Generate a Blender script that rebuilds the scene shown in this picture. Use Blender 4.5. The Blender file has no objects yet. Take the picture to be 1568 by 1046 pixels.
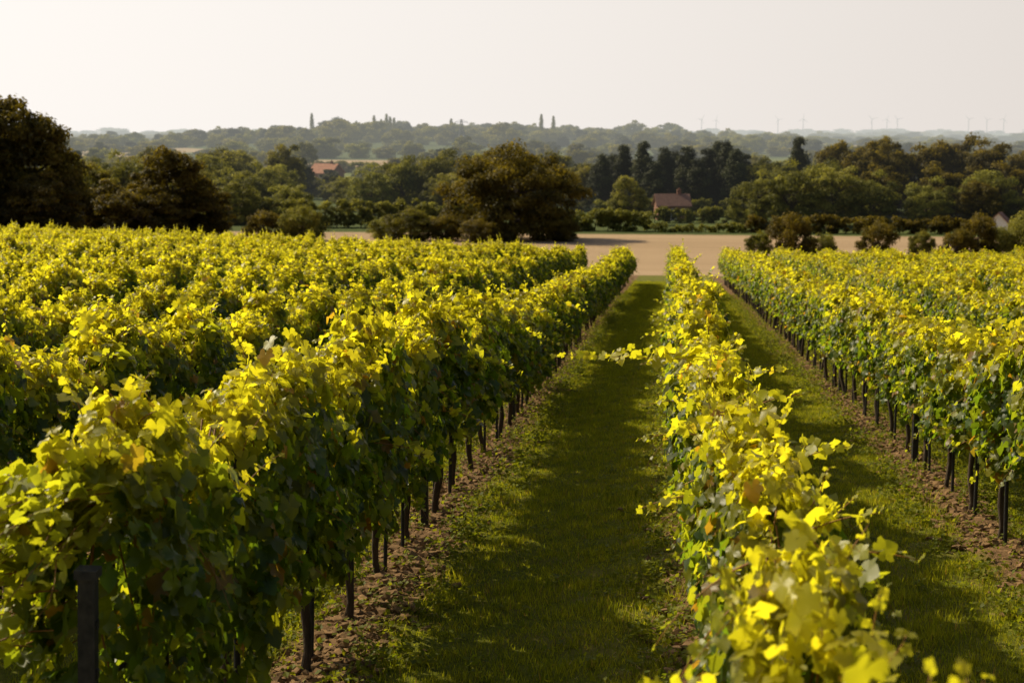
import bpy, math
import numpy as np
from mathutils import Vector, Matrix, Euler
scene = bpy.context.scene
R = np.random.default_rng
SLOPE = 0.0682
ROWS_X0 = 0.38; SP = 2.5
HAZE_K = 2800.0

# ------------------------------------------------------------------ terrain height
def gz(x, y):
    x = np.asarray(x, float); y = np.asarray(y, float)
    y1, y2 = 130.0, 230.0
    t = np.clip(y - y1, 0, y2 - y1)
    z = -SLOPE * np.minimum(y, y1) - SLOPE * (t - t * t / (2 * (y2 - y1)))
    fade = np.clip((210 - y) / 120, 0, 1)
    z = z + 0.024 * np.clip(-x - 3, 0, 45) * fade
    z = z + 14 * np.exp(-((x + 235) / 190) ** 2 - ((y - 1300) / 330) ** 2)
    z = z + 6 * np.exp(-((x - 40) / 220) ** 2 - ((y - 1500) / 300) ** 2)
    z = z + 17 * np.clip((y - 2600) / 3500, 0, 1)
    return z

# ------------------------------------------------------------------ node helpers
def newmat(name):
    m = bpy.data.materials.new(name); m.use_nodes = True
    nt = m.node_tree; nt.nodes.clear()
    return m, nt
def N(nt, typ, **kw):
    n = nt.nodes.new(typ)
    for k, v in kw.items():
        setattr(n, k, v)
    return n
def math_(nt, op, a, b=None, clamp=False):
    n = nt.nodes.new('ShaderNodeMath'); n.operation = op; n.use_clamp = clamp
    for i, v in enumerate((a, b)):
        if v is None: continue
        if isinstance(v, (int, float)): n.inputs[i].default_value = v
        else: nt.links.new(v, n.inputs[i])
    return n.outputs[0]
def mix_(nt, fac, a, b, blend='MIX'):
    n = nt.nodes.new('ShaderNodeMix'); n.data_type = 'RGBA'; n.blend_type = blend
    for idx, v in ((0, fac), (6, a), (7, b)):
        if isinstance(v, (int, float)): n.inputs[idx].default_value = v
        elif isinstance(v, tuple): n.inputs[idx].default_value = (v[0], v[1], v[2], 1)
        else: nt.links.new(v, n.inputs[idx])
    return n.outputs[2]
def noise_(nt, vec, scale, detail=4, rough=0.55):
    n = nt.nodes.new('ShaderNodeTexNoise'); n.inputs['Scale'].default_value = scale
    n.inputs['Detail'].default_value = detail; n.inputs['Roughness'].default_value = rough
    if vec is not None: nt.links.new(vec, n.inputs['Vector'])
    return n.outputs[0]
def mrange(nt, v, a, b, c=0.0, d=1.0, smooth=False):
    n = nt.nodes.new('ShaderNodeMapRange'); n.clamp = True
    if smooth: n.interpolation_type = 'SMOOTHSTEP'
    nt.links.new(v, n.inputs[0])
    for i, q in enumerate((a, b, c, d)): n.inputs[i + 1].default_value = q
    return n.outputs[0]
def finish(nt, shader, haze=False, m=None):
    out = N(nt, 'ShaderNodeOutputMaterial')
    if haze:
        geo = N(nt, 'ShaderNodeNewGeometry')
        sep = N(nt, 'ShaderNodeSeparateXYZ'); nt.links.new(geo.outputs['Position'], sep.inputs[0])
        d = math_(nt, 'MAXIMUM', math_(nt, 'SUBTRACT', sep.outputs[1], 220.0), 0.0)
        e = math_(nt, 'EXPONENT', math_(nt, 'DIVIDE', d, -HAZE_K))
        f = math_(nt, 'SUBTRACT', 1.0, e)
        em = N(nt, 'ShaderNodeEmission'); em.inputs[0].default_value = (0.62, 0.63, 0.59, 1)  # aerial haze painted in: distance-based glow mixed into the surface itself
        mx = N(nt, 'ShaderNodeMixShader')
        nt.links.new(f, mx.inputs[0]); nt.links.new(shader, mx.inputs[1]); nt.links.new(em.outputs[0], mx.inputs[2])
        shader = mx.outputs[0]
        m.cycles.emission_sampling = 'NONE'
    nt.links.new(shader, out.inputs[0])

def leaf_material(name, dark, young, tdark, tyoung, trans=0.45, rough=0.42, spec=0.35, haze=False, objvar=0.0, autumn=None):
    m, nt = newmat(name)
    at = N(nt, 'ShaderNodeAttribute', attribute_name='Col')
    sp = N(nt, 'ShaderNodeSeparateColor'); nt.links.new(at.outputs['Color'], sp.inputs[0])
    r, g, b = sp.outputs[0], sp.outputs[1], sp.outputs[2]
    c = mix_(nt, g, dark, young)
    t = mix_(nt, g, tdark, tyoung)
    v = mrange(nt, b, 0, 1, 0.60, 1.35)
    vv = N(nt, 'ShaderNodeCombineColor'); [nt.links.new(v, vv.inputs[i]) for i in range(3)]
    c = mix_(nt, 1.0, c, vv.outputs[0], 'MULTIPLY'); t = mix_(nt, 1.0, t, vv.outputs[0], 'MULTIPLY')
    if autumn:
        af = math_(nt, 'MULTIPLY', mrange(nt, r, 0.95, 0.98), 0.75)
        c = mix_(nt, af, c, autumn); t = mix_(nt, af, t, (autumn[0] * 2.2, autumn[1] * 1.8, autumn[2]))
    if objvar > 0:
        oi = N(nt, 'ShaderNodeObjectInfo')
        hs = N(nt, 'ShaderNodeHueSaturation')
        nt.links.new(mrange(nt, oi.outputs['Random'], 0, 1, 0.5 - 0.035 * objvar, 0.5 + 0.02 * objvar), hs.inputs[0])
        rr = math_(nt, 'FRACT', math_(nt, 'MULTIPLY', oi.outputs['Random'], 7.31))
        nt.links.new(mrange(nt, rr, 0, 1, 1 - 0.50 * objvar, 1 + 0.55 * objvar), hs.inputs[2])
        nt.links.new(c, hs.inputs[4]); c = hs.outputs[0]
    p = N(nt, 'ShaderNodeBsdfPrincipled')
    nt.links.new(c, p.inputs['Base Color']); p.inputs['Roughness'].default_value = rough
    p.inputs['Specular IOR Level'].default_value = spec
    tr = N(nt, 'ShaderNodeBsdfTranslucent'); nt.links.new(t, tr.inputs[0])
    mx = N(nt, 'ShaderNodeMixShader'); mx.inputs[0].default_value = trans
    nt.links.new(p.outputs[0], mx.inputs[1]); nt.links.new(tr.outputs[0], mx.inputs[2])
    finish(nt, mx.outputs[0], haze, m)
    return m

def simple_material(name, c1, c2, scale=6, rough=0.85, haze=False, bump=0.0, stretch=None):
    m, nt = newmat(name)
    tc = N(nt, 'ShaderNodeTexCoord'); vec = tc.outputs['Object']
    if stretch:
        mp = N(nt, 'ShaderNodeMapping'); mp.inputs['Scale'].default_value = stretch
        nt.links.new(vec, mp.inputs[0]); vec = mp.outputs[0]
    nz = noise_(nt, vec, scale, 5)
    c = mix_(nt, mrange(nt, nz, 0.3, 0.7), c1, c2)
    p = N(nt, 'ShaderNodeBsdfPrincipled'); nt.links.new(c, p.inputs['Base Color'])
    p.inputs['Roughness'].default_value = rough; p.inputs['Specular IOR Level'].default_value = 0.25
    if bump:
        bp = N(nt, 'ShaderNodeBump'); bp.inputs['Strength'].default_value = bump; bp.inputs['Distance'].default_value = 0.02
        nt.links.new(nz, bp.inputs['Height']); nt.links.new(bp.outputs[0], p.inputs['Normal'])
    finish(nt, p.outputs[0], haze, m)
    return m

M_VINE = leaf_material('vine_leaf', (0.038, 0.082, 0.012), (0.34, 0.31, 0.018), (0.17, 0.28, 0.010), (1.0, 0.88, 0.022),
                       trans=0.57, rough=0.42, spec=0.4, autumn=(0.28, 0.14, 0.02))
M_GRASS = leaf_material('grass_blade', (0.13, 0.165, 0.010), (0.31, 0.30, 0.018), (0.30, 0.36, 0.010), (0.78, 0.70, 0.025),
                        trans=0.45, rough=0.6, spec=0.2, autumn=(0.36, 0.23, 0.07))
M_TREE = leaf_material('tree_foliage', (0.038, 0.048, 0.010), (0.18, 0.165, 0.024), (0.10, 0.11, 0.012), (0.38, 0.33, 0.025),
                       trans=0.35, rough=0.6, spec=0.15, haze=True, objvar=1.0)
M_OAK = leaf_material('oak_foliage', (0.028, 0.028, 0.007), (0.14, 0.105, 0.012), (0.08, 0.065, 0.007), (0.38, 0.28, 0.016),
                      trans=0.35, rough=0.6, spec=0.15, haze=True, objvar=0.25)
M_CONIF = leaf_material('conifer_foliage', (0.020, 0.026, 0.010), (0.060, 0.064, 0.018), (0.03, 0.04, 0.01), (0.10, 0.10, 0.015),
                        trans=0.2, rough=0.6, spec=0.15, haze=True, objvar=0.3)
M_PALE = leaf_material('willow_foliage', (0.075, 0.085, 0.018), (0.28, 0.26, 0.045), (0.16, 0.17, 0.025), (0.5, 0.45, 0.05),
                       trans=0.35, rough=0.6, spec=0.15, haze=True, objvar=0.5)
M_BARK = simple_material('vine_bark', (0.035, 0.024, 0.016), (0.09, 0.065, 0.045), 40, 0.95, bump=0.8, stretch=(1, 1, 0.2))
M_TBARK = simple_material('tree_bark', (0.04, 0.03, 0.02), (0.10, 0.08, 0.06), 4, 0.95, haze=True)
M_CANE = simple_material('vine_cane', (0.20, 0.08, 0.02), (0.34, 0.17, 0.04), 20, 0.6)
M_STAKE = simple_material('stake_metal', (0.012, 0.013, 0.016), (0.04, 0.036, 0.034), 30, 0.5)
M_SOIL = simple_material('soil_clod', (0.12, 0.068, 0.030), (0.30, 0.18, 0.085), 14, 1.0, bump=0.8)
M_STRAW = simple_material('dry_straw', (0.30, 0.19, 0.08), (0.46, 0.31, 0.14), 12, 0.9)
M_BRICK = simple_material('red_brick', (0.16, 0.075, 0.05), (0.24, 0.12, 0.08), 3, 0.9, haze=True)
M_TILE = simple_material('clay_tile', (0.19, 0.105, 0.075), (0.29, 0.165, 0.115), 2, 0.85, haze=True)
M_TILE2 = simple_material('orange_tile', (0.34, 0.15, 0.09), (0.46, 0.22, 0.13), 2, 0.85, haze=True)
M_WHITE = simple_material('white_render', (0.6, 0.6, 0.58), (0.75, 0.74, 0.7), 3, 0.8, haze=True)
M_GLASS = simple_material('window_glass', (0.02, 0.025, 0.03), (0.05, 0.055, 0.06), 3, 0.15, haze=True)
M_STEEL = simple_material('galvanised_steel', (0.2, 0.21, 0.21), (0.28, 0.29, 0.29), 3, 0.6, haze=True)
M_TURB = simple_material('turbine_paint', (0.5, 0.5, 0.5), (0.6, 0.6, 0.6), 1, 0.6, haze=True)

# ------------------------------------------------------------------ geometry accumulator
class Geo:
    def __init__(s): s.V = []; s.T = []; s.C = []; s.M = []; s.n = 0
    def add(s, V, T, C=None, mat=0):
        V = np.asarray(V, float).reshape(-1, 3); T = np.asarray(T, int).reshape(-1, 3)
        if C is None: C = np.tile([0.5, 0.5, 0.5], (len(V), 1))
        s.V.append(V); s.T.append(T + s.n); s.C.append(C); s.M.append(np.full(len(T), mat)); s.n += len(V)
    def mesh(s, name, mats, smooth=True):
        V = np.concatenate(s.V); T = np.concatenate(s.T); C = np.concatenate(s.C); M = np.concatenate(s.M)
        me = bpy.data.meshes.new(name)
        me.vertices.add(len(V)); me.vertices.foreach_set('co', V.ravel().astype(np.float32))
        me.loops.add(len(T) * 3); me.loops.foreach_set('vertex_index', T.ravel().astype(np.int32))
        me.polygons.add(len(T)); me.polygons.foreach_set('loop_start', (np.arange(len(T)) * 3).astype(np.int32))
        me.polygons.foreach_set('material_index', M.astype(np.int32))
        me.polygons.foreach_set('use_smooth', np.full(len(T), smooth))
        for m in mats: me.materials.append(m)
        me.update(calc_edges=True)
        ca = me.color_attributes.new('Col', 'FLOAT_COLOR', 'POINT')
        ca.data.foreach_set('color', np.concatenate([C, np.ones((len(C), 1))], 1).ravel().astype(np.float32))
        me.validate()
        return me

def nrm(a): return a / np.maximum(np.linalg.norm(a, axis=-1, keepdims=True), 1e-9)
def frames(normal, tip):
    z = nrm(normal); y = nrm(tip - z * (tip * z).sum(-1, keepdims=True)); x = np.cross(y, z)
    return np.stack([x, y, z], -1)
def stamp(geo, tV, tT, pos, fr, size, C, mat=0, bend=None):
    n = len(pos); k = len(tV)
    L = np.tile(tV, (n, 1, 1)) * size[:, None, None]
    if bend is not None: L[:, :, 2] *= bend[:, None]
    V = np.einsum('nij,nkj->nki', fr, L) + pos[:, None, :]
    T = tT[None] + (np.arange(n) * k)[:, None, None]
    geo.add(V.reshape(-1, 3), T.reshape(-1, 3), np.repeat(C, k, 0), mat)

def tube(geo, P, rad, sides=5, mat=0, cap=True):
    P = np.asarray(P, float); n = len(P); rad = np.broadcast_to(rad, (n,))
    d = np.gradient(P, axis=0); d = nrm(d)
    ref = np.where(np.abs(d[:, 2:3]) > 0.9, np.array([[1., 0, 0]]), np.array([[0, 0, 1.]]))
    u = nrm(np.cross(d, ref)); v = np.cross(d, u)
    a = np.linspace(0, 2 * math.pi, sides, endpoint=False)
    V = P[:, None] + (u[:, None] * np.cos(a)[None, :, None] + v[:, None] * np.sin(a)[None, :, None]) * rad[:, None, None]
    V = V.reshape(-1, 3); T = []
    for i in range(n - 1):
        for j in range(sides):
            a0 = i * sides + j; a1 = i * sides + (j + 1) % sides
            T += [(a0, a1, a1 + sides), (a0, a1 + sides, a0 + sides)]
    if cap:
        for j in range(1, sides - 1):
            T.append(((n - 1) * sides, (n - 1) * sides + j, (n - 1) * sides + j + 1))
    geo.add(V, T, None, mat)
def box(geo, c, s, mat=0, rotz=0):
    c = np.array(c); s = np.array(s) / 2
    V = np.array([[x, y, z] for x in (-1, 1) for y in (-1, 1) for z in (-1, 1)]) * s
    ca, sa = math.cos(rotz), math.sin(rotz)
    V = np.stack([V[:, 0] * ca - V[:, 1] * sa, V[:, 0] * sa + V[:, 1] * ca, V[:, 2]], 1) + c
    Q = [(0, 1, 3, 2), (4, 6, 7, 5), (0, 4, 5, 1), (2, 3, 7, 6), (0, 2, 6, 4), (1, 5, 7, 3)]
    T = [t for q in Q for t in ((q[0], q[1], q[2]), (q[0], q[2], q[3]))]
    geo.add(V, T, None, mat)

def empty(name, loc=(0, 0, 0)):
    e = bpy.data.objects.new(name, None); e.location = loc; e.empty_display_size = 0.2
    scene.collection.objects.link(e); return e
def obj(name, me, loc=(0, 0, 0), rot=(0, 0, 0), sc=(1, 1, 1), parent=None):
    o = bpy.data.objects.new(name, me); o.location = loc; o.rotation_euler = rot; o.scale = sc
    scene.collection.objects.link(o)
    if parent is not None: o.parent = parent
    return o

# ------------------------------------------------------------------ vine leaf template
half = [(0.04, 0.02), (0.20, -0.24), (0.40, -0.20), (0.52, -0.02), (0.45, 0.10), (0.66, 0.24), (0.70, 0.42), (0.42, 0.48), (0.38, 0.66), (0.22, 0.84)]
outl = half + [(0.0, 1.02)] + [(-x, y) for x, y in reversed(half)]
tv = [(0, 0.32)] + outl
def leafz(x, y): return 0.10 + 0.26 * abs(x) - 0.32 * max(0, y - 0.2) ** 2 - 0.65 * x * x - 0.14 * math.cos(7 * y) * abs(x)
LV = np.array([(x, y, leafz(x, y)) for x, y in tv])
no = len(outl)
LT = np.array([(0, i + 1, i + 2) for i in range(no - 1)])
QV = np.array([(0, 0, 0), (0.45, 0.45, 0.08), (0, 1, -0.05), (-0.45, 0.5, 0.1)], float)
QT = np.array([(0, 1, 2), (0, 2, 3)])

def add_shoot(geo, rng, start, d, length, nl, s0, droop=0.15, young=1.0):
    t = np.linspace(0, 1, 8)
    side = nrm(np.cross(d, [0.3, 0.2, 1.0])); wob = rng.normal(0, 0.07, 2)
    P = np.array(start)[None] + np.array(d)[None] * (t * length)[:, None]
    P[:, 2] -= droop * length * t ** 2
    P += side[None] * (np.sin(t * 5) * wob[0] * length)[:, None]
    tube(geo, P, 0.0035 * (1 - 0.6 * t), 4, 1)
    ti = np.linspace(0.12, 1, nl)
    pos = np.stack([np.interp(ti, t, P[:, k]) for k in range(3)], 1)
    sgn = np.where(np.arange(nl) % 2 == 0, 1, -1)[:, None]
    out = side[None] * sgn + np.array([0, 0, 0.35])[None] + rng.normal(0, 0.35, (nl, 3))
    tip = out + np.array(d)[None] * 0.4 + np.array([0, 0, -0.5])
    size = s0 * (1.0 - 0.66 * ti) * rng.uniform(0.75, 1.2, nl)
    pet = nrm(out) * (size * 0.4)[:, None]
    n = np.array([-0.5, 0.1, 0.6])[None] + rng.normal(0, 0.6, (nl, 3))
    C = np.stack([rng.uniform(0, 0.975, nl), np.clip(young * rng.uniform(0.65, 1.0, nl), 0, 1), rng.uniform(0.3, 1, nl)], 1)
    stamp(geo, LV, LT, pos + pet, frames(n, tip), size, C, 0, rng.uniform(0.4, 1.8, nl))

L = 2.4
def vine_mesh(seed, b0=0.78, dense=2700):
    rng = R(seed); g = Geo()
    ph = rng.uniform(0, 6.28, 8)
    def top(y): return 1.67 + 0.13 * np.sin(2.618 * y + ph[0]) + 0.09 * np.sin(5.9 * y + ph[1]) + 0.06 * np.sin(11 * y + ph[2])
    def bot(y): return b0 + 0.09 * np.sin(4.1 * y + ph[3]) + 0.08 * np.sin(9.3 * y + ph[4])
    def wid(y, z, s): return 0.25 + 0.06 * np.sin(4.7 * y + 3 * z + ph[5] * s) + 0.05 * np.sin(9.5 * y - 6 * z + ph[6] * s) + 0.035 * np.sin(17 * y + 11 * z)
    n = dense
    y = rng.uniform(-L / 2 - 0.06, L / 2 + 0.06, n)
    q = rng.uniform(0, 1, n) ** 0.85
    tp = top(y); bt = bot(y)
    z = bt + (tp - bt) * q
    s = np.where(rng.uniform(0, 1, n) < 0.5, 1.0, -1.0)
    w = wid(y, z, s)
    w = w * np.clip(1.0 - np.clip((q - 0.78) / 0.22, 0, 1) * 0.55, 0, 1)
    w = w * (0.8 + 0.2 * np.clip(q * 4, 0, 1))
    depth = rng.uniform(0, 1, n) ** 1.8
    x = s * w * (1 - 0.85 * depth)
    istop = rng.uniform(0, 1, n) < 0.14
    x = np.where(istop, rng.uniform(-0.9, 0.9, n) * 0.22, x)
    z = np.where(istop, tp - 0.35 * (x / 0.27) ** 2 * 0.5 + rng.normal(0, 0.06, n), z)
    q = np.where(istop, 1, q)
    pos = np.stack([x, y, z], 1)
    out = np.stack([np.where(istop, x * 2, s * 0.9), rng.normal(0, 0.5, n), np.where(istop, 0.8, 0.45 + 0.0 * q)], 1)
    nn = out + rng.normal(0, 0.42, (n, 3))
    tip = np.stack([s * 0.35, np.zeros(n), -np.ones(n) * 0.9], 1) + rng.normal(0, 0.5, (n, 3))
    size = rng.uniform(0.048, 0.105, n) * np.where(q > 0.9, 0.85, 1)
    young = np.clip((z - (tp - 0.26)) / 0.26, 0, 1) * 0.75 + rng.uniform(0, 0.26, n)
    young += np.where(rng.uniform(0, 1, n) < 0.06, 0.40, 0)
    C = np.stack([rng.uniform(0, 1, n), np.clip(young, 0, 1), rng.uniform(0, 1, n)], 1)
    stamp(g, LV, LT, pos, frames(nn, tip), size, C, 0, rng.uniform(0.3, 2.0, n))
    for i in range(rng.integers(24, 31)):
        yy = rng.uniform(-L / 2, L / 2); xx = rng.uniform(-0.2, 0.2)
        d = nrm(np.array([rng.normal(0, 0.4) + xx, rng.normal(0, 0.45), 1.0]))
        u = rng.uniform()
        ln = rng.uniform(0.12, 0.28) if u < 0.80 else (rng.uniform(0.28, 0.45) if u < .97 else rng.uniform(.45, .65))
        add_shoot(g, rng, (xx, yy, float(top(yy)) - 0.10), d, ln + 0.08, int(5 + ln * 18), rng.uniform(0.06, 0.09), 0.25)
    for i in range(14):
        yy = rng.uniform(-L / 2, L / 2); sd = rng.choice([-1, 1]); zz = rng.uniform(0.8, 1.75)
        d = nrm(np.array([sd, rng.normal(0, 0.5), rng.uniform(-0.6, 0.6)]))
        add_shoot(g, rng, (sd * 0.2, yy, zz), d, rng.uniform(0.15, 0.38), 7, 0.09, 0.6, 0.55)
    for i in range(14):
        yy = -L / 2 + (i + 0.5) * L / 14 + rng.normal(0, 0.04)
        t = np.linspace(0, 1, 6)
        P = np.stack([rng.normal(0, 0.07) * t + 0.05 * np.sin(4 * t + i), yy + rng.normal(0, 0.08) * t, 0.76 + t * 0.88], 1)
        tube(g, P, 0.0045, 4, 1)
    for ty in (-0.6, 0.6):
        t = np.linspace(0, 1, 9)
        hx = rng.normal(0, 0.03); hy = rng.normal(0, 0.05)
        P = np.stack([hx * t + 0.015 * np.sin(9 * t + ph[7]), ty + hy * t + 0.018 * np.sin(7 * t + ph[1]), -0.06 + t * 0.86], 1)
        tube(g, P, 0.032 - 0.009 * t + 0.004 * np.sin(17 * t), 7, 2)
        for sg in (-1, 1):
            t2 = np.linspace(0, 1, 6)
            P2 = np.stack([P[-1, 0] + 0.01 * np.sin(8 * t2), P[-1, 1] + sg * t2 * 0.56, P[-1, 2] + 0.05 * np.sin(t2 * 2.5)], 1)
            tube(g, P2, 0.016 - 0.009 * t2, 5, 2)
        oy = ty + rng.choice([-1, 1]) * rng.uniform(0.07, 0.30)
        lean = rng.normal(0, 0.012)
        tube(g, [(0.015, oy, -0.05), (0.015 + lean, oy, 0.9), (0.015 + lean * 2, oy, 1.5)], 0.017, 6, 3)
    for zz in (0.78, 1.15, 1.5):
        tube(g, [(0.02, -L / 2, zz), (0.02, 0, zz - 0.005), (0.02, L / 2, zz)], 0.0016, 4, 3)
    return g.mesh('vine_segment', [M_VINE, M_CANE, M_BARK, M_STAKE])
VM = [vine_mesh(100 + i) for i in range(8)]
VLOW = [vine_mesh(120 + i, 0.60, 2800) for i in range(6)]

def post_mesh():
    g = Geo()
    for dx, dy, sx, sy in ((0, 0, 0.064, 0.010), (-0.027, 0.026, 0.010, 0.042), (0.027, 0.026, 0.010, 0.042)):
        box(g, (dx, dy, 0.64), (sx, sy, 1.40), 0)
    box(g, (0, 0.02, 1.355), (0.085, 0.075, 0.03), 0)
    for i in range(5):
        box(g, (0.036, 0.02, 0.5 + i * 0.17), (0.008, 0.02, 0.03), 0)
    return g.mesh('end_post', [M_STAKE], False)
PM = post_mesh()

tilt = -math.atan(SLOPE)
rr = R(5)
for k in range(-17, 12):
    X = ROWS_X0 + k * SP
    y0 = 4.95 if k == -1 else (1.6 if k == 0 else (2.2 if k > 0 else 5.2 - 0.5 * k))
    yend = 75 + (0.28 * abs(X) if X < 0 else 0.1 * X)
    row = empty('grapevine_row', (X, y0, float(gz(X, y0))))
    n = int((yend - y0) / L)
    hv = 0.0
    for i in range(n):
        y = y0 + (i + 0.5) * L
        hv = 0.4 * hv + rr.normal(0, 0.036)
        hs = 1.0 + hv
        if k == -1:
            hs += 0.10 * min(1, max(0, (18 - y) / 8)) - 0.05 * min(1, y / 30)
            if y > 14 and rr.random() < 0.35: hs -= rr.uniform(0.08, 0.18)
        if k in (0, -2) and y > 12 and rr.random() < 0.25: hs -= rr.uniform(0.04, 0.12)
        flip = rr.random() < 0.5
        zz = float(gz(X, y))
        low = k <= -2 or (k == -1 and (y < 11 or rr.random() < 0.3))
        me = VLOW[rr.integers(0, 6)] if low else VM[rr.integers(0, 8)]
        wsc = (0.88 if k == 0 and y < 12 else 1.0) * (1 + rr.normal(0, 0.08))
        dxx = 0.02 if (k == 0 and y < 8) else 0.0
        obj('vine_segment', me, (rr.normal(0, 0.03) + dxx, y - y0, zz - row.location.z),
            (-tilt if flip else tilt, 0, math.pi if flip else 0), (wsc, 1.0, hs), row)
    if k == -1:
        obj('end_post', PM, (0.015, -0.25, float(gz(X, y0 - .25)) - row.location.z), (0.02, 0.045, 0.1), (0.95, 0.95, 1.09), row)
    for yy in [-0.04 + 7.2 * j for j in range(0 if k != -1 else 1, int((yend - y0) / 7.2))]:
        obj('end_post', PM, (0, yy, float(gz(X, y0 + yy)) - row.location.z), (0, 0, rr.normal(0, 0.1)), (1, 1, 1), row)
    if k == 0:
        g = Geo(); r2 = R(77)
        add_shoot(g, r2, (0.05, 9.0, 1.74), nrm(np.array([-1.0, 0.05, 0.02])), 1.30, 26, 0.135, 0.02, 0.95)
        add_shoot(g, r2, (0.0, 9.2, 1.72), nrm(np.array([-1.0, -0.2, 0.12])), 0.75, 14, 0.12, 0.0, 0.9)
        for yy, zz, ln in ((5.0, 1.45, .35), (6.6, 1.5, .4), (5.8, 1.3, .35), (7.4, 1.6, .4), (11, 1.6, .5), (14, 1.6, .5), (18, 1.6, .5)):
            add_shoot(g, r2, (-0.15, yy, zz), nrm(np.array([-1.0, r2.uniform(-.7, 0), r2.uniform(0.0, .3)])), ln, 9, 0.095, 0.25, 0.85)
        add_shoot(g, r2, (-0.15, 2.0, 1.45), nrm(np.array([-1.0, 0, 0.2])), 0.45, 12, 0.10, 0.3, 0.85)
        add_shoot(g, r2, (-0.15, 2.5, 1.25), nrm(np.array([-1.0, 0, 0.2])), 0.45, 10, 0.10, 0.3, 0.85)
        for yy, zz in ((4.4, 1.7), (2.9, 1.65), (3.5, 1.6), (5.2, 1.65), (6.5, 1.7), (8, 1.7)):
            add_shoot(g, r2, (0.15, yy, zz), nrm(np.array([0.8, -0.1, r2.uniform(.1, .8)])), 0.30, 9, 0.09, 0.2, 0.85)
        add_shoot(g, r2, (0.1, 48, 1.6), nrm(np.array([0.0, 0.1, 1])), 0.9, 20, 0.14, 0.0, 0.9)
        add_shoot(g, r2, (0.1, 38, 1.6), nrm(np.array([-0.6, 0.1, 1])), 0.8, 16, 0.14, 0.0, 0.9)
        add_shoot(g, r2, (0.1, 24, 1.6), nrm(np.array([0.6, 0.1, 1])), 0.7, 16, 0.12, 0.2, 0.9)
        obj('long_shoots', g.mesh('long_shoots', [M_VINE, M_CANE]), (0, 0, 0), (tilt, 0, 0), (1, 1, 1), row)
    if k == -1:
        g = Geo(); r2 = R(78)
        for j in range(44):
            d = nrm(np.array([r2.normal(-0.45, 0.35), -1.0, r2.uniform(-0.1, 0.35)]))
            add_shoot(g, r2, (r2.uniform(-0.4, 0.10), r2.uniform(0.0, 0.4), r2.uniform(1.50, 1.80)), d, r2.uniform(0.25, 0.60), 12, 0.10, 0.35, 0.6)
        for j in range(30):
            d = nrm(np.array([-1.0, -0.6, r2.uniform(-0.4, 0.2)]))
            add_shoot(g, r2, (r2.uniform(-0.45, -0.2), r2.uniform(0, .5), r2.uniform(1.0, 1.70)), d, r2.uniform(0.2, 0.7), 11, 0.10, 0.6, 0.5)
        for yy, zz in ((1.7, 1.7), (3.2, 1.7), (5.0, 1.65), (7.5, 1.6), (2.4, 1.7)):
            add_shoot(g, r2, (0.0, yy, zz), nrm(np.array([0.2, -0.2, 1])), 0.40, 12, 0.085, 0.1, 0.9)
        for yy, zz in ((6.5, 1.2), (9, 1.4), (13, 1.4), (4.0, 1.3), (16, 1.4), (20, 1.4)):
            add_shoot(g, r2, (0.2, yy, zz), nrm(np.array([1.0, -0.3, .1])), 0.55, 12, 0.10, 0.35, 0.8)
        obj('long_shoots', g.mesh('long_shoots', [M_VINE, M_CANE]), (0, 0, 0), (tilt, 0, 0), (1, 1, 1), row)

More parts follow.
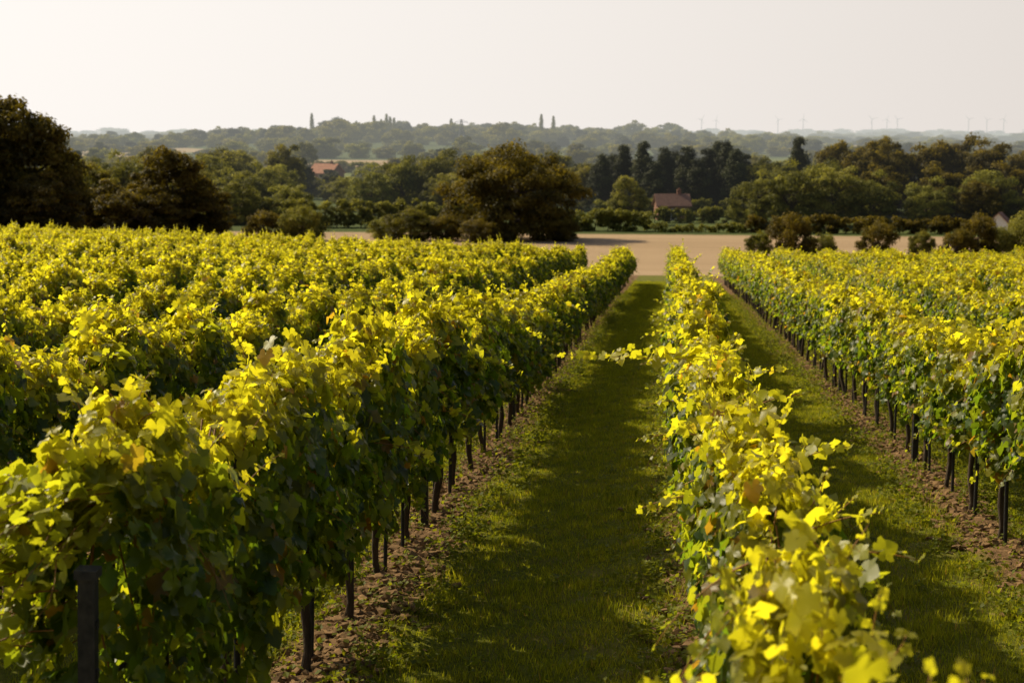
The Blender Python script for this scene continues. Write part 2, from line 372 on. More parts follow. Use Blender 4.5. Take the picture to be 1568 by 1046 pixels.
# ------------------------------------------------------------------ terrain
def terrain():
    xs = np.concatenate([-np.geomspace(6000, 60, 34), np.arange(-52, -12, 4.0), np.arange(-12, 12.01, 0.16), np.arange(16, 60, 4.0), np.geomspace(66, 6000, 34)])
    ys = np.concatenate([np.arange(-60, 2, 4.0), np.arange(2, 34, 0.22), np.arange(34, 80, 1.0), np.arange(82, 260, 5.0), np.geomspace(262, 12000, 90)])
    X, Y = np.meshgrid(xs, ys)
    Z = gz(X, Y)
    d = np.abs(((X - ROWS_X0) / SP + 0.5) % 1 - 0.5) * SP
    inv = (Y > 1) & (Y < 80) & (np.abs(X) < 13)
    rng = R(3)
    mound = 0.06 * np.exp(-(d / 0.3) ** 2)
    Z = Z + np.where(inv, mound + rng.normal(0, 1, Z.shape) * (0.018 * np.exp(-(d / 0.4) ** 2) + 0.004), 0)
    nx, ny = len(xs), len(ys)
    V = np.stack([X, Y, Z], -1).reshape(-1, 3)
    i = np.arange(ny - 1)[:, None] * nx + np.arange(nx - 1)[None]
    i = i.ravel()
    T = np.concatenate([np.stack([i, i + 1, i + nx + 1], 1), np.stack([i, i + nx + 1, i + nx], 1)])
    g = Geo(); g.add(V, T)
    m, nt = newmat('terrain_ground')
    geo = N(nt, 'ShaderNodeNewGeometry'); P = geo.outputs['Position']
    sp = N(nt, 'ShaderNodeSeparateXYZ'); nt.links.new(P, sp.inputs[0])
    x, y = sp.outputs[0], sp.outputs[1]
    fr = math_(nt, 'FRACT', math_(nt, 'ADD', math_(nt, 'DIVIDE', math_(nt, 'SUBTRACT', x, ROWS_X0), SP), 100.5))
    dd = math_(nt, 'MULTIPLY', math_(nt, 'ABSOLUTE', math_(nt, 'SUBTRACT', fr, 0.5)), SP)
    n1 = noise_(nt, P, 2.2, 5); n2 = noise_(nt, P, 18, 6, 0.7); n3 = noise_(nt, P, 0.35, 3)
    dn = math_(nt, 'ADD', dd, math_(nt, 'MULTIPLY', math_(nt, 'SUBTRACT', n1, 0.5), 0.45))
    soilf = mrange(nt, dn, 0.22, 0.38, 1, 0)
    grass = mix_(nt, mrange(nt, n2, 0.3, 0.7), (0.070, 0.082, 0.009), (0.18, 0.175, 0.02))
    grass = mix_(nt, math_(nt, 'MULTIPLY', mrange(nt, n1, 0.5, 0.72), 0.45), grass, (0.21, 0.14, 0.05))
    soil = mix_(nt, mrange(nt, n2, 0.3, 0.7), (0.085, 0.048, 0.022), (0.26, 0.155, 0.075))
    near = mix_(nt, soilf, grass, soil)
    mp = N(nt, 'ShaderNodeMapping'); mp.inputs['Scale'].default_value = (0.02, 0.35, 0.3); mp.inputs['Rotation'].default_value = (0, 0, 0.12)
    nt.links.new(P, mp.inputs[0])
    ns = noise_(nt, mp.outputs[0], 1.3, 6, 0.6)
    wheat = mix_(nt, mrange(nt, ns, 0.3, 0.7), (0.32, 0.215, 0.12), (0.45, 0.315, 0.19))
    wv = N(nt, 'ShaderNodeTexWave'); wv.inputs['Scale'].default_value = 0.11; wv.inputs['Distortion'].default_value = 0.6; wv.bands_direction = 'Y'
    nt.links.new(P, wv.inputs[0])
    wheat = mix_(nt, math_(nt, 'MULTIPLY', mrange(nt, wv.outputs[1], 0.7, 1.0), 0.5), wheat, (0.24, 0.165, 0.09))
    mp2 = N(nt, 'ShaderNodeMapping'); mp2.inputs['Scale'].default_value = (0.006, 0.004, 0); nt.links.new(P, mp2.inputs[0])
    vo = N(nt, 'ShaderNodeTexVoronoi'); vo.inputs['Scale'].default_value = 1.0; nt.links.new(mp2.outputs[0], vo.inputs[0])
    sc = N(nt, 'ShaderNodeSeparateColor'); nt.links.new(vo.outputs['Color'], sc.inputs[0])
    ff = mix_(nt, mrange(nt, sc.outputs[0], 0.35, 0.5), (0.07, 0.09, 0.025), (0.12, 0.14, 0.035))
    ff = mix_(nt, mrange(nt, sc.outputs[1], 0.78, 0.8), ff, (0.34, 0.25, 0.14))
    fx = math_(nt, 'MULTIPLY', mrange(nt, x, -190, -188), mrange(nt, x, -118, -116, 1, 0))
    fy = math_(nt, 'MULTIPLY', mrange(nt, y, 600, 603), mrange(nt, y, 760, 763, 1, 0))
    ff = mix_(nt, math_(nt, 'MULTIPLY', fx, fy), ff, (0.36, 0.25, 0.14))
    yn = math_(nt, 'ADD', y, math_(nt, 'MULTIPLY', n3, 3.0))
    c = mix_(nt, mrange(nt, yn, 90, 92), near, wheat)
    c = mix_(nt, mrange(nt, yn, 214, 216), c, ff)
    p = N(nt, 'ShaderNodeBsdfPrincipled'); nt.links.new(c, p.inputs['Base Color'])
    p.inputs['Roughness'].default_value = 1.0; p.inputs['Specular IOR Level'].default_value = 0.1
    bp = N(nt, 'ShaderNodeBump'); bp.inputs['Strength'].default_value = 0.7; bp.inputs['Distance'].default_value = 0.03
    nt.links.new(n2, bp.inputs['Height']); nt.links.new(bp.outputs[0], p.inputs['Normal'])
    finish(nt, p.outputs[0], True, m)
    obj('terrain', g.mesh('terrain', [m]))
terrain()

# ------------------------------------------------------------------ grass and clods
BV = np.array([(-0.5, 0, 0), (0.5, 0, 0), (0.32, 0.5, 0.08), (-0.32, 0.5, 0.08), (0, 1.0, 0.30)], float)
BT = np.array([(0, 1, 2), (0, 2, 3), (3, 2, 4)])
def grass_mesh(seed):
    rng = R(seed); g = Geo(); n = 7000
    x = rng.uniform(-1.05, 1.05, n)
    y = rng.uniform(-0.52, 0.52, n)
    cl = 0.5 + 0.25 * np.sin(6 * x + seed) * np.cos(7 * y + seed * 2) + 0.25 * np.sin(13 * x - 9 * y)
    keep = rng.uniform(0, 1, n) < (0.45 + 0.55 * cl)
    keep &= (np.abs(x) < 0.84 + 0.21 * rng.uniform(0, 1, n))
    x, y, cl = x[keep], y[keep], cl[keep]; n = len(x)
    edge = np.clip((np.abs(x) - 0.7) / 0.25, 0, 1)
    tuft = np.clip(np.sin(5 * x + 2.3 * seed) * np.sin(8 * y + seed) * 2 - 0.7, 0, 1)
    h = rng.uniform(0.018, 0.05, n) * (0.7 + 0.7 * cl) * (1 + 1.2 * edge * rng.uniform(0, 1, n)) * (1 + 1.0 * tuft)
    wdt = rng.uniform(0.005, 0.009, n)
    az = rng.uniform(0, 6.28, n)
    up = np.stack([rng.normal(0, 0.38, n), rng.normal(0, 0.38, n), np.ones(n)], 1)
    nn = np.stack([np.cos(az), np.sin(az), np.zeros(n)], 1)
    fr = frames(nn, up)
    Lc = BV[None] * np.stack([wdt, h, h], 1)[:, None, :]
    V = np.einsum('nij,nkj->nki', fr, Lc) + np.stack([x, y, np.full(n, -0.004)], 1)[:, None]
    T = BT[None] + (np.arange(n) * 5)[:, None, None]
    C = np.stack([rng.uniform(0, 1, n), np.clip(cl * 0.6 + rng.uniform(-.2, .5, n), 0, 1), rng.uniform(0, 1, n)], 1)
    g.add(V.reshape(-1, 3), T.reshape(-1, 3), np.repeat(C, 5, 0), 0)
    m = 200
    cx = rng.uniform(-1.0, 1.0, 30); cx = np.sign(cx) * np.abs(cx) ** 0.5; cy = rng.uniform(-0.5, 0.5, 30)
    k = rng.integers(0, 30, m)
    pos = np.stack([cx[k] + rng.normal(0, 0.03, m), cy[k] + rng.normal(0, 0.03, m), rng.uniform(0.005, 0.06, m)], 1)
    C = np.stack([rng.uniform(0, .9, m), rng.uniform(0, 0.5, m), rng.uniform(0, .6, m)], 1)
    stamp(g, QV, QT, pos, frames(np.array([0, 0, 1.]) + rng.normal(0, .4, (m, 3)), rng.normal(0, 1, (m, 3))), rng.uniform(0.025, 0.05, m), C, 0)
    return g.mesh('grass_patch', [M_GRASS])
GM = [grass_mesh(200 + i) for i in range(6)]
grass = empty('grass')
for k in range(-4, 4):
    cx = ROWS_X0 + (k + 0.5) * SP
    y0, y1 = (3, 78) if k in (-1, 0) else (4, 50)
    for y in np.arange(y0, y1, 1.0):
        f = rr.random() < 0.5
        obj('grass_patch', GM[rr.integers(0, 6)], (cx + rr.normal(0, 0.03), y, float(gz(cx, y)) + 0.002),
            (-tilt if f else tilt, 0, math.pi if f else 0), (1, 1, rr.uniform(0.8, 1.35)), grass)

OV = np.array([(1, 0, 0), (-1, 0, 0), (0, 1, 0), (0, -1, 0), (0, 0, 1), (0, 0, -1), (.6, .6, .6), (-.6, .6, .6), (.6, -.6, .6), (-.6, -.6, .6)], float)
OT = np.array([(0, 6, 8), (0, 2, 6), (2, 7, 6), (1, 7, 2), (1, 9, 7), (1, 3, 9), (3, 8, 9), (0, 8, 3), (4, 6, 7), (4, 7, 9), (4, 9, 8), (4, 8, 6), (0, 5, 2), (2, 5, 1), (1, 5, 3), (3, 5, 0)])
def clod_mesh(seed):
    rng = R(seed); g = Geo()
    for i in range(400):
        x = rng.normal(0, 0.19); y = rng.uniform(-0.62, 0.62)
        s = 0.008 + 0.050 * rng.uniform() ** 2.4
        V = OV * rng.uniform(0.6, 1.25, (10, 1)) * s * np.array([1, 1, 0.75]) + rng.normal(0, 0.12 * s, (10, 3))
        g.add(V + np.array([x, y, 0.05 * math.exp(-(x / .3) ** 2) + s * 0.25]), OT, None, 0)
    n = 600
    pos = np.stack([rng.normal(0, 0.26, n), rng.uniform(-0.6, 0.6, n), rng.uniform(0.03, 0.07, n)], 1)
    az = rng.uniform(0, 6.28, n)
    tip = np.stack([np.cos(az), np.sin(az), rng.normal(0, 0.4, n)], 1)
    fr = frames(np.tile([0, 0, 1.], (n, 1)) + rng.normal(0, .3, (n, 3)), tip)
    hh = rng.uniform(0.03, 0.10, n)
    V = np.einsum('nij,nkj->nki', fr, BV[None] * np.stack([np.full(n, 0.004), hh, hh * 0.5], 1)[:, None]) + pos[:, None]
    g.add(V.reshape(-1, 3), (BT[None] + (np.arange(n) * 5)[:, None, None]).reshape(-1, 3), None, 1)
    m = 1000
    cx = np.concatenate([rng.normal(0, 0.36, 12), rng.choice([-1, 1], 18) * rng.uniform(.18, .5, 18)]); cy = rng.uniform(-0.6, 0.6, 30); kk = rng.integers(0, 30, m)
    pos = np.stack([cx[kk] + rng.normal(0, 0.05, m), cy[kk] + rng.normal(0, 0.05, m), 0.01 + 0.15 * rng.uniform(0, 1, m) ** 1.5], 1)
    C = np.stack([rng.uniform(0, .9, m), rng.uniform(0, 0.5, m), rng.uniform(0, .5, m)], 1)
    stamp(g, QV, QT, pos, frames(np.array([0, 0, 1.]) + rng.normal(0, .5, (m, 3)), rng.normal(0, 1, (m, 3))), rng.uniform(0.02, 0.055, m), C, 2)
    return g.mesh('soil_clods', [M_SOIL, M_STRAW, M_GRASS], False)
CM = [clod_mesh(300 + i) for i in range(5)]
clods = empty('soil_strip')
for k in range(-3, 4):
    X = ROWS_X0 + k * SP
    for y in np.arange(3, 60 if k in (-1, 0, 1) else 30, 1.2):
        f = rr.random() < 0.5
        obj('soil_clods', CM[rr.integers(0, 5)], (X + rr.normal(0, 0.04), y, float(gz(X, y))),
            (-tilt if f else tilt, 0, math.pi if f else 0), (1, 1, 1), clods)

# ------------------------------------------------------------------ trees
def clump_leaves(g, rng, cen, rad, per, size, mat=0, flat=0.8):
    n = len(cen) * per
    k = np.repeat(np.arange(len(cen)), per)
    d = nrm(rng.normal(0, 1, (n, 3)))
    d[:, 2] = np.where(d[:, 2] < -0.35, -d[:, 2] * 0.6, d[:, 2])
    r = rad[k] * rng.uniform(0.25, 1.15, n) ** 0.6
    pos = cen[k] + d * r[:, None] * np.array([1, 1, flat])
    nn = nrm(d + rng.normal(0, 0.45, (n, 3)) + np.array([0, 0, 0.25]))
    tip = rng.normal(0, 1, (n, 3)) + np.array([0, 0, -0.4])
    cb = rng.uniform(0.0, 1, len(cen))
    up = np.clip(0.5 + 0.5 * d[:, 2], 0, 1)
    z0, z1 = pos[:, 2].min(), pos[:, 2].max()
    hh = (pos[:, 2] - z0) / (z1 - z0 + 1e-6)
    C = np.stack([rng.uniform(0, .93, n), np.clip(0.45 * up * hh + 0.30 * hh * cb[k] + 0.30 * cb[k] + rng.uniform(-.12, .15, n), 0, 1), np.clip(0.6 * cb[k] + rng.uniform(0, .4, n), 0, 1)], 1)  # lit tops and shaded lower crown put into the leaf colour
    stamp(g, QV, QT, pos, frames(nn, tip), rng.uniform(0.7, 1.3, n) * size, C, mat)

def decid(seed, H, W, nc, per, size, fol, low=0.06, name='tree_mesh', crad=0.13, egg=0.0, base=0.45):
    rng = R(seed); g = Geo()
    cen = []
    lob = rng.uniform(0, 6.28, 4)
    while len(cen) < nc:
        p = rng.uniform(-1, 1, 3)
        q = np.linalg.norm(p)
        az = math.atan2(p[1], p[0])
        lim = 0.84 + 0.11 * math.sin(3 * az + lob[0]) + 0.10 * math.sin(5 * az + lob[1] + 3 * p[2])
        if p[2] < 0: q = math.sqrt(p[0] ** 2 + p[1] ** 2 + base * p[2] ** 2)
        if q > lim or q < 0.45 * lim: continue
        wz = 1 - egg * (p[2] + 1) / 2
        cen.append((p[0] * W / 2 * wz, p[1] * W / 2 * wz, low * H + (p[2] + 1) / 2 * H * (0.97 - low)))
    cen = np.array(cen)
    rad = rng.uniform(0.6, 1.3, nc) * crad * W
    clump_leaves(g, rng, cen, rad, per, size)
    t = np.linspace(0, 1, 7)
    P = np.stack([0.02 * W * np.sin(3 * t), 0.02 * W * np.cos(2 * t) - 0.02 * W, -0.3 + t * H * 0.62], 1)
    tube(g, P, 0.028 * H * (1 - 0.8 * t) + 0.03, 7, 1)
    for i in rng.choice(nc, min(nc, 16), replace=False):
        tt = rng.uniform(0.3, 0.9)
        s = np.array([np.interp(tt, t, P[:, k]) for k in range(3)])
        e = cen[i]; u = np.linspace(0, 1, 5)[:, None]
        Q = s + (e - s) * u; Q[:, 2] += 0.03 * H * np.sin(u[:, 0] * 3.14)
        tube(g, Q, 0.012 * H * (1 - 0.8 * u[:, 0]), 5, 1)
    return g.mesh(name, [fol, M_TBARK], False)
def poplar(seed):
    rng = R(seed); g = Geo(); n = 110
    f = (np.arange(n) + rng.uniform(0, 1, n)) / n; z = 0.8 + f * 18.0; r = 1.6 * np.sin(np.clip(f * .80 + .18, 0, 1) * 3.14) ** 0.7
    a = rng.uniform(0, 6.28, n)
    cen = np.stack([r * .5 * np.cos(a), r * .5 * np.sin(a), z], 1)
    clump_leaves(g, rng, cen, 0.35 + 0.5 * r, 30, 0.55, flat=1.5)
    tube(g, [(0, 0, -.3), (0, 0, 9), (0, 0, 18)], np.array([0.4, 0.25, 0.03]), 6, 1)
    return g.mesh('poplar_mesh', [M_TREE, M_TBARK], False)

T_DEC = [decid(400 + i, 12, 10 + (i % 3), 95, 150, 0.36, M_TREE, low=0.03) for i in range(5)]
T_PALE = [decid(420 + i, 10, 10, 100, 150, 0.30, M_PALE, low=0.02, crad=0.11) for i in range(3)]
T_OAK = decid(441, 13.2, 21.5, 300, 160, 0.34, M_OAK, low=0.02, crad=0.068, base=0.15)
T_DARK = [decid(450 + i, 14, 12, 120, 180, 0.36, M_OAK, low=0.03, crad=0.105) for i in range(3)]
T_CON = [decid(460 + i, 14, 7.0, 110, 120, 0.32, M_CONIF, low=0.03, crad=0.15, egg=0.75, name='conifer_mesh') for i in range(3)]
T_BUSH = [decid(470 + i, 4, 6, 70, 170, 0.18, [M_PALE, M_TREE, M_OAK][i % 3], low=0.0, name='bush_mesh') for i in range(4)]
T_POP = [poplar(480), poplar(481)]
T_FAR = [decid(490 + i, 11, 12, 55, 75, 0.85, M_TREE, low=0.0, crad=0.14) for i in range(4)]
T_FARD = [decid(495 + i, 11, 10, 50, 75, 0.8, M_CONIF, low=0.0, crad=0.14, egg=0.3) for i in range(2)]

def plant(name, me, x, y, sh=1.0, sw=1.0, rot=None, parent=None, sink=0.1):
    if rot is None: rot = rr.uniform(0, 6.28)
    return obj(name, me, (x, y, float(gz(x, y)) - sink), (0, 0, rot), (sw, sw, sh), parent)

plant('oak_tree', T_OAK, -21.5, 198, 1.06, 1.0, 0.6)
for x, y, h, w in [(-80, 152, 1.22, 1.2), (-73.5, 150, 1.24, 1.2), (-70.0, 152, 1.12, 0.95), (-88, 160, 1.2, 1.3), (-98, 165, 1.1, 1.3), (-76, 140, .75, .9), (-67, 146, .6, .8), (-85, 138, .8, 1.0)]:
    plant('broadleaf_tree', T_DARK[rr.integers(0, 3)], x, y, h, w)
for x, y, h, w in [(-60, 168, 0.86, 0.90), (-65.5, 172, 0.62, 0.9), (-62, 162, .55, .8), (-57, 172, .55, .6), (-70, 166, .6, .9)]:
    plant('broadleaf_tree', T_DARK[rr.integers(0, 3)], x, y, h, w)
for x, y, h, w, i in [(-54, 186, 1.0, .95, 2), (-48.5, 186, 1.2, 1.05, 0), (-51, 190, .9, .9, 1), (-35, 190, 1.1, 1.3, 1), (-30, 190, .9, 1.0, 2), (-39, 194, .8, .9, 0), (-25, 186, .8, 1.0, 2), (-14.5, 192, .8, .9, 2), (12.8, 150, 1.2, .85, 2), (21.5, 150, 1.0, .72, 2), (26, 151, .75, .5, 1),
                      (31.5, 150, 1.2, .75, 2), (36, 149, 1.3, .9, 3), (42, 150, 1.3, 1.1, 2), (38, 146, 1.0, 1.0, 0), (-62, 180, 1.2, 1.1, 1), (9.5, 152, .7, .5, 1), (-69, 182, 1.2, 1.2, 0), (33.5, 152, .9, .6, 0), (16, 152, .7, .6, 3), (29, 148, .8, .6, 2)]:
    plant('bush', T_BUSH[i], x, y, h, w)
for x, y, h, w in [(14.5, 238, .9, .95), (20, 236, 1.08, 1.05), (26.5, 238, 1.12, 1.1), (-7, 240, .84, .75), (-98, 250, 1.2, 1.1), (-86, 262, 1.15, 1.0), (-77, 255, 1.0, 1.1), (-76, 270, 1.05, 1.0),
                   (-111, 258, 1.2, 1.2), (33, 240, .9, .9), (52, 242, .95, 1.0), (61, 240, .7, 0.9), (-62, 275, .7, .9), (-64, 235, .75, .9), (-72, 232, .85, .9), (42, 240, .8, .9), (-55, 262, 0.95, 1.0), (-40, 262, .9, 1.0), (-92, 300, 1.2, 1.2)]:
    plant('willow_tree', T_PALE[rr.integers(0, 3)], x, y, h, w)
for x, y, h, w in [(-44, 270, 1.0, 1.0), (-51, 268, 0.9, .95), (-120, 270, 1.2, 1.1), (-105, 280, 1.1, 1.1), (-92, 285, 1.05, 1.1), (-80, 290, 1.1, 1.0), (-37, 275, .95, 1.0), (-30, 280, .9, 1.0), (-24, 290, 1.0, 1.0), (-84, 240, .9, 1.0), (-92, 236, .9, 1.0), (-54, 282, .9, 1.0), (-100, 225, 1.0, 1.1), (-78, 215, .8, .9), (-86, 205, .9, 1.0)]:
    plant('broadleaf_tree', T_DEC[rr.integers(0, 5)], x, y, h, w)
for x, y, h in [(-13, 274, .86), (-9, 276, .95), (-5, 272, 1.0), (-1, 277, 0.96), (3, 273, 1.03), (7, 275, 1.0), (10.5, 273, 1.05), (14, 277, .92), (24, 275, 1.06), (-11, 280, .9), (1, 280, .9), (5, 268, .85), (12, 268, .9), (-3, 268, .8), (9, 281, 1.0)]:
    plant('conifer_tree', T_CON[rr.integers(0, 3)], x, y, h, 1.0)
for x, y, h, w in [(17, 270, .95, .9), (21, 266, .9, .9), (31, 266, 1.0, .9), (37, 262, 1.05, 1.0), (44, 264, .95, 1.05), (50, 268, 1.0, 1.0), (57, 262, 1.02, 1.1), (65, 264, .95, 1.1), (73, 262, 1.05, 1.2), (84, 266, 1.1, 1.2), (96, 268, 1.05, 1.3), (-17, 280, .8, .9), (35, 250, .75, .9), (45, 248, .7, .9), (67, 250, .7, 1.0), (27, 258, .9, .9), (57, 248, .75, .9), (39, 272, 1.05, 1.0), (54, 275, 1.08, 1.0), (50, 238, .55, .7)]:
    plant('broadleaf_tree', T_DARK[rr.integers(0, 3)] if rr.random() < .8 else T_DEC[rr.integers(0, 5)], x, y, h, w)

def hedge(x0, x1, y, H, Wd, mat, seed, ang=0.0):
    rng = R(seed); g = Geo(); ln = x1 - x0; nc = int(ln * 2.4 * H)
    xx = rng.uniform(0, ln, nc); zz = rng.uniform(0.05, 0.88, nc) * H * (1 + 0.08 * np.sin(xx * .7)); yy = rng.uniform(-Wd / 2, Wd / 2, nc)
    cen = np.stack([xx, yy + ang * xx, zz], 1)
    clump_leaves(g, rng, cen, rng.uniform(0.45, 0.85, nc), 80, 0.30)
    for q in np.arange(0.5, ln, 2.0):
        tube(g, [(q, ang * q, -.2), (q + .1, ang * q, H * .4), (q, ang * q, H * .8)], np.array([.08, .05, .02]), 5, 1)
    obj('hedge', g.mesh('hedge', [mat, M_TBARK], False), (x0, y, float(gz(x0, y))))
hedge(-62, -28, 226, 4.6, 2.5, M_PALE, 500)
hedge(-130, -62, 236, 3.5, 2.5, M_TREE, 501)
hedge(-30, -3, 222, 3.4, 2.5, M_TREE, 502)
hedge(-3, 14, 244, 2.5, 1.5, M_TREE, 503)
hedge(-3, 12, 220, 1.2, 1.5, M_PALE, 508)
hedge(12, 70, 220, 2.6, 2.0, M_OAK, 504)
hedge(70, 130, 226, 3.5, 2.5, M_TREE, 505)
hedge(-14, 16, 262, 3.2, 2.0, M_TREE, 506)

wood = empty('woodland')
rw = R(9)
def wplant(x, y, h, w):
    b = x / y
    if -0.262 < b < -0.212 and y < 420: h = min(h, 0.5)
    if -190 < x < -117 and 580 < y < 770: return
    if -0.255 < b < -0.22 and 420 < y < 600: h = min(h, 0.45)
    me = T_FAR[rw.integers(0, 4)] if rw.random() < 0.72 else T_FARD[rw.integers(0, 2)]
    plant('tree_clump', me, x, y, h, w, rw.uniform(0, 6.28), wood, 0.2)
for D, step, pr, hm in [(305, 7, .8, .8), (345, 7.5, .75, .75), (400, 8, .8, .75), (470, 9, .75, .75), (550, 10, .75, .75), (650, 11, .8, .75), (780, 13, .85, .8), (930, 14, .85, .85), (1120, 16, .85, .85), (1500, 20, .9, .95), (2000, 27, .9, 1.05), (2700, 38, .9, 1.2), (3800, 50, .9, 1.4), (5500, 70, .95, 1.7)]:
    ph = rw.uniform(0, 6.28, 3)
    for x in np.arange(-0.66 * D, 0.42 * D, step):
        if D < 360 and x > 5: continue
        dens = 0.5 + 0.5 * math.sin(x * 9 / D + ph[0]) * math.sin(x * 23 / D + ph[1])
        if rw.random() > pr * (0.6 + 0.8 * dens): continue
        s = hm * rw.uniform(0.5, 1.2)
        if rw.random() < 0.14: s *= 1.35
        wplant(x + rw.normal(0, step * .4), D + rw.normal(0, D * 0.02) + 12 * math.sin(x / 40 + ph[2]), s, max(.75, step / 9) * rw.uniform(.8, 1.25) * (0.9 if D < 1000 else 1.1))
for i in range(520):
    x = rw.uniform(-600, 100); y = rw.uniform(1000, 1450)
    s = rw.uniform(.5, 1.2) * (1.5 if rw.random() < .08 else 1); wplant(x, y, s, s * rw.uniform(1.1, 1.7))
for x, y, h in [(-261, 1180, .6), (-246, 1180, .8), (-241, 1185, .65), (-236, 1183, .85), (-233, 1183, .75), (-231, 1190, .7), (-106, 1180, 1.0), (-96, 1180, .95), (-299, 1180, .95), (-181, 1180, .7)]:
    plant('poplar_tree', T_POP[rw.integers(0, 2)], x, y, h * 1.15, 1.1)

# ------------------------------------------------------------------ houses
def house(name, x, y, W, Dp, eave, ridge, rot, wallmat, chim=True, tile=None):
    e = empty(name, (x, y, float(gz(x, y)))); e.rotation_euler = (0, 0, rot)
    g = Geo(); box(g, (0, 0, eave / 2 - .2), (W, Dp, eave + .4))
    hw, hd = W / 2, Dp / 2
    g.add([(-hw, -hd, eave), (-hw, hd, eave), (-hw, 0, ridge - .1), (hw, -hd, eave), (hw, hd, eave), (hw, 0, ridge - .1)], [(0, 2, 1), (3, 4, 5)])
    obj('walls', g.mesh('walls', [wallmat], False), parent=e)
    g = Geo(); o = 0.35; sl = (ridge - eave) / hd
    for s in (-1, 1):
        V = [(-hw - o, 0, ridge), (hw + o, 0, ridge), (hw + o, s * (hd + o), eave - sl * o), (-hw - o, s * (hd + o), eave - sl * o)]
        V2 = [(a, b, c - 0.14) for a, b, c in V]
        V = V + V2
        g.add(V, [(0, 1, 2), (0, 2, 3), (4, 6, 5), (4, 7, 6), (3, 2, 6), (3, 6, 7), (0, 3, 7), (0, 7, 4), (1, 5, 6), (1, 6, 2)])
    for i in range(9):
        f = (i + .5) / 9
        box(g, (0, -f * (hd + o), ridge - f * (ridge - eave + sl * o) + 0.015), (W + 2 * o, 0.05, 0.04))
    obj('roof', g.mesh('roof', [tile or M_TILE], False), parent=e)
    if chim:
        g = Geo(); box(g, (hw * 0.45, 0.1, ridge + .05), (0.7, 0.55, 1.1)); box(g, (hw * .45, .1, ridge + .65), (0.85, 0.7, 0.12))
        tube(g, [(hw * .45, .1, ridge + .7), (hw * .45, .1, ridge + 1.0)], 0.14, 8)
        obj('chimney', g.mesh('chimney', [M_BRICK], False), parent=e)
    g = Geo(); g2 = Geo()
    for wx in (-hw * .6, hw * .6, 0):
        z = eave * .55; hh = 1.1
        if wx == 0: z = 1.0; hh = 2.0
        box(g, (wx, -hd - .02, z), (1.0, 0.08, hh)); box(g2, (wx, -hd - .07, z), (.82, .04, hh - .18))
    obj('window_frames', g.mesh('window_frames', [M_WHITE], False), parent=e)
    obj('windows', g2.mesh('windows', [M_GLASS], False), parent=e)
house('brick_house', 0.4, 254, 5.6, 5.0, 2.7, 4.5, 0.15, M_BRICK)
house('farm_house', -101, 415, 8.5, 6, 3.8, 6.3, -0.45, M_BRICK, True, M_TILE2)
house('white_cottage', 48.5, 217, 2.6, 2.6, 2.2, 3.5, 1.2, M_WHITE, False)

def pylon(x, y, H):
    g = Geo()
    def leg(a, b, r=0.11): tube(g, [a, b], r, 4)
    def hwid(z): return 2.4 * (1 - z / H) + 0.35
    zs = np.linspace(0, H, 9)
    for i in range(8):
        a, b = hwid(zs[i]), hwid(zs[i + 1])
        c0 = [(-a, -a), (a, -a), (a, a), (-a, a)]; c1 = [(-b, -b), (b, -b), (b, b), (-b, b)]
        for j in range(4):
            k = (j + 1) % 4
            leg((*c0[j], zs[i]), (*c1[j], zs[i + 1])); leg((*c0[j], zs[i]), (*c1[k], zs[i + 1]), .07); leg((*c0[k], zs[i]), (*c1[j], zs[i + 1]), .07)
    for z, w in ((H * .66, 4.2), (H * .8, 5.0), (H * .93, 3.5)):
        leg((-w, 0, z), (w, 0, z)); leg((-w, 0, z), (0, 0, z + 1.3), .07); leg((w, 0, z), (0, 0, z + 1.3), .07)
        for s in (-1, 1): leg((s * w, 0, z), (s * w, 0, z - 1.2), .1)
    obj('electricity_pylon', g.mesh('electricity_pylon', [M_STEEL], False), (x, y, float(gz(x, y))), (0, 0, .3))
pylon(-114, 780, 22)
def turbine(x, y, rot, H):
    g = Geo()
    tube(g, [(0, 0, 0), (0, 0, H)], np.array([1.2, 0.7]), 8)
    box(g, (0, .8, H + .6), (1.5, 4, 1.6))
    tube(g, [(0, -1.2, H + .6), (0, -2.4, H + .6)], np.array([.8, .3]), 8)
    for j in range(3):
        a = rot + j * 2.0944; d = np.array([math.sin(a), 0, math.cos(a)])
        P = np.array([0, -1.8, H + .6]) + d[None] * np.array([0, 3, 9, 15])[:, None]
        tube(g, P, np.array([.5, .6, .4, .12]), 5)
    obj('wind_turbine', g.mesh('wind_turbine', [M_TURB], False), (x, y, float(gz(x, y))))
rt = R(2)
for b in (0.021, .031, .073, .090, .136, .146, .153, .200, .212, .223):
    D = 4000 + rt.uniform(-400, 400); turbine(b * D, D, rt.uniform(0, 2), 46)

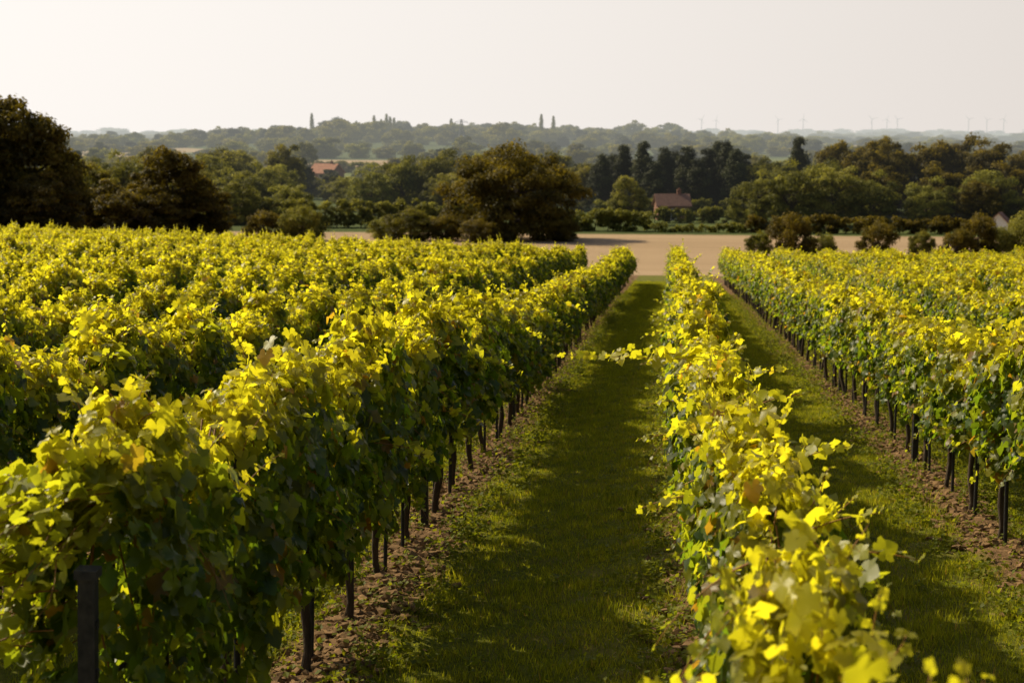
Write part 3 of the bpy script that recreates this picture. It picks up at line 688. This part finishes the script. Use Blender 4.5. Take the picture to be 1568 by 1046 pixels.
# ------------------------------------------------------------------ light, sky, camera
EL, AZ = math.radians(37), math.radians(-60)
s = Vector((math.sin(AZ) * math.cos(EL), math.cos(AZ) * math.cos(EL), math.sin(EL)))
ld = bpy.data.lights.new('sun', 'SUN'); ld.energy = 5.0; ld.angle = math.radians(0.8); ld.color = (1.0, 0.88, 0.60)
lo = bpy.data.objects.new('sun', ld); lo.rotation_euler = s.to_track_quat('Z', 'Y').to_euler(); scene.collection.objects.link(lo)
w = bpy.data.worlds.new('World'); scene.world = w; w.use_nodes = True
nt = w.node_tree; nt.nodes.clear()
sky = N(nt, 'ShaderNodeTexSky', sky_type='NISHITA'); sky.sun_disc = False
sky.sun_elevation = EL; sky.sun_rotation = AZ % (2 * math.pi); sky.dust_density = 4.0; sky.air_density = 1.0; sky.ozone_density = 1.0
tc = N(nt, 'ShaderNodeTexCoord'); sp = N(nt, 'ShaderNodeSeparateXYZ'); nt.links.new(tc.outputs['Generated'], sp.inputs[0])
hz = mrange(nt, sp.outputs[2], 0.08, 0.45, 0.97, 0.0, True)
dt = N(nt, 'ShaderNodeVectorMath', operation='DOT_PRODUCT'); nt.links.new(tc.outputs['Generated'], dt.inputs[0])
dt.inputs[1].default_value = (math.sin(AZ), math.cos(AZ), 0)
hc = mix_(nt, mrange(nt, dt.outputs['Value'], 0.2, 0.82), (7.7, 7.1, 6.6), (10.2, 9.7, 9.2))
hc = mix_(nt, mrange(nt, dt.outputs['Value'], -0.6, 0.0), (3.8, 3.8, 3.5), hc)
c = mix_(nt, hz, sky.outputs[0], hc)
bg = N(nt, 'ShaderNodeBackground'); nt.links.new(c, bg.inputs[0]); bg.inputs[1].default_value = 0.1
wo = N(nt, 'ShaderNodeOutputWorld'); nt.links.new(bg.outputs[0], wo.inputs[0])

cd = bpy.data.cameras.new('camera'); cam = bpy.data.objects.new('camera', cd); scene.collection.objects.link(cam)
cam.location = (0, 0, 2.7); cam.rotation_euler = (math.radians(90 - 8.3), 0, math.radians(6.3))
cd.lens = 50; cd.sensor_width = 36; cd.clip_end = 20000; cd.clip_start = 0.1
cd.dof.use_dof = True; cd.dof.focus_distance = 10.0; cd.dof.aperture_fstop = 3.6
scene.camera = cam
scene.view_settings.view_transform = 'Standard'; scene.view_settings.look = 'None'; scene.view_settings.exposure = 0
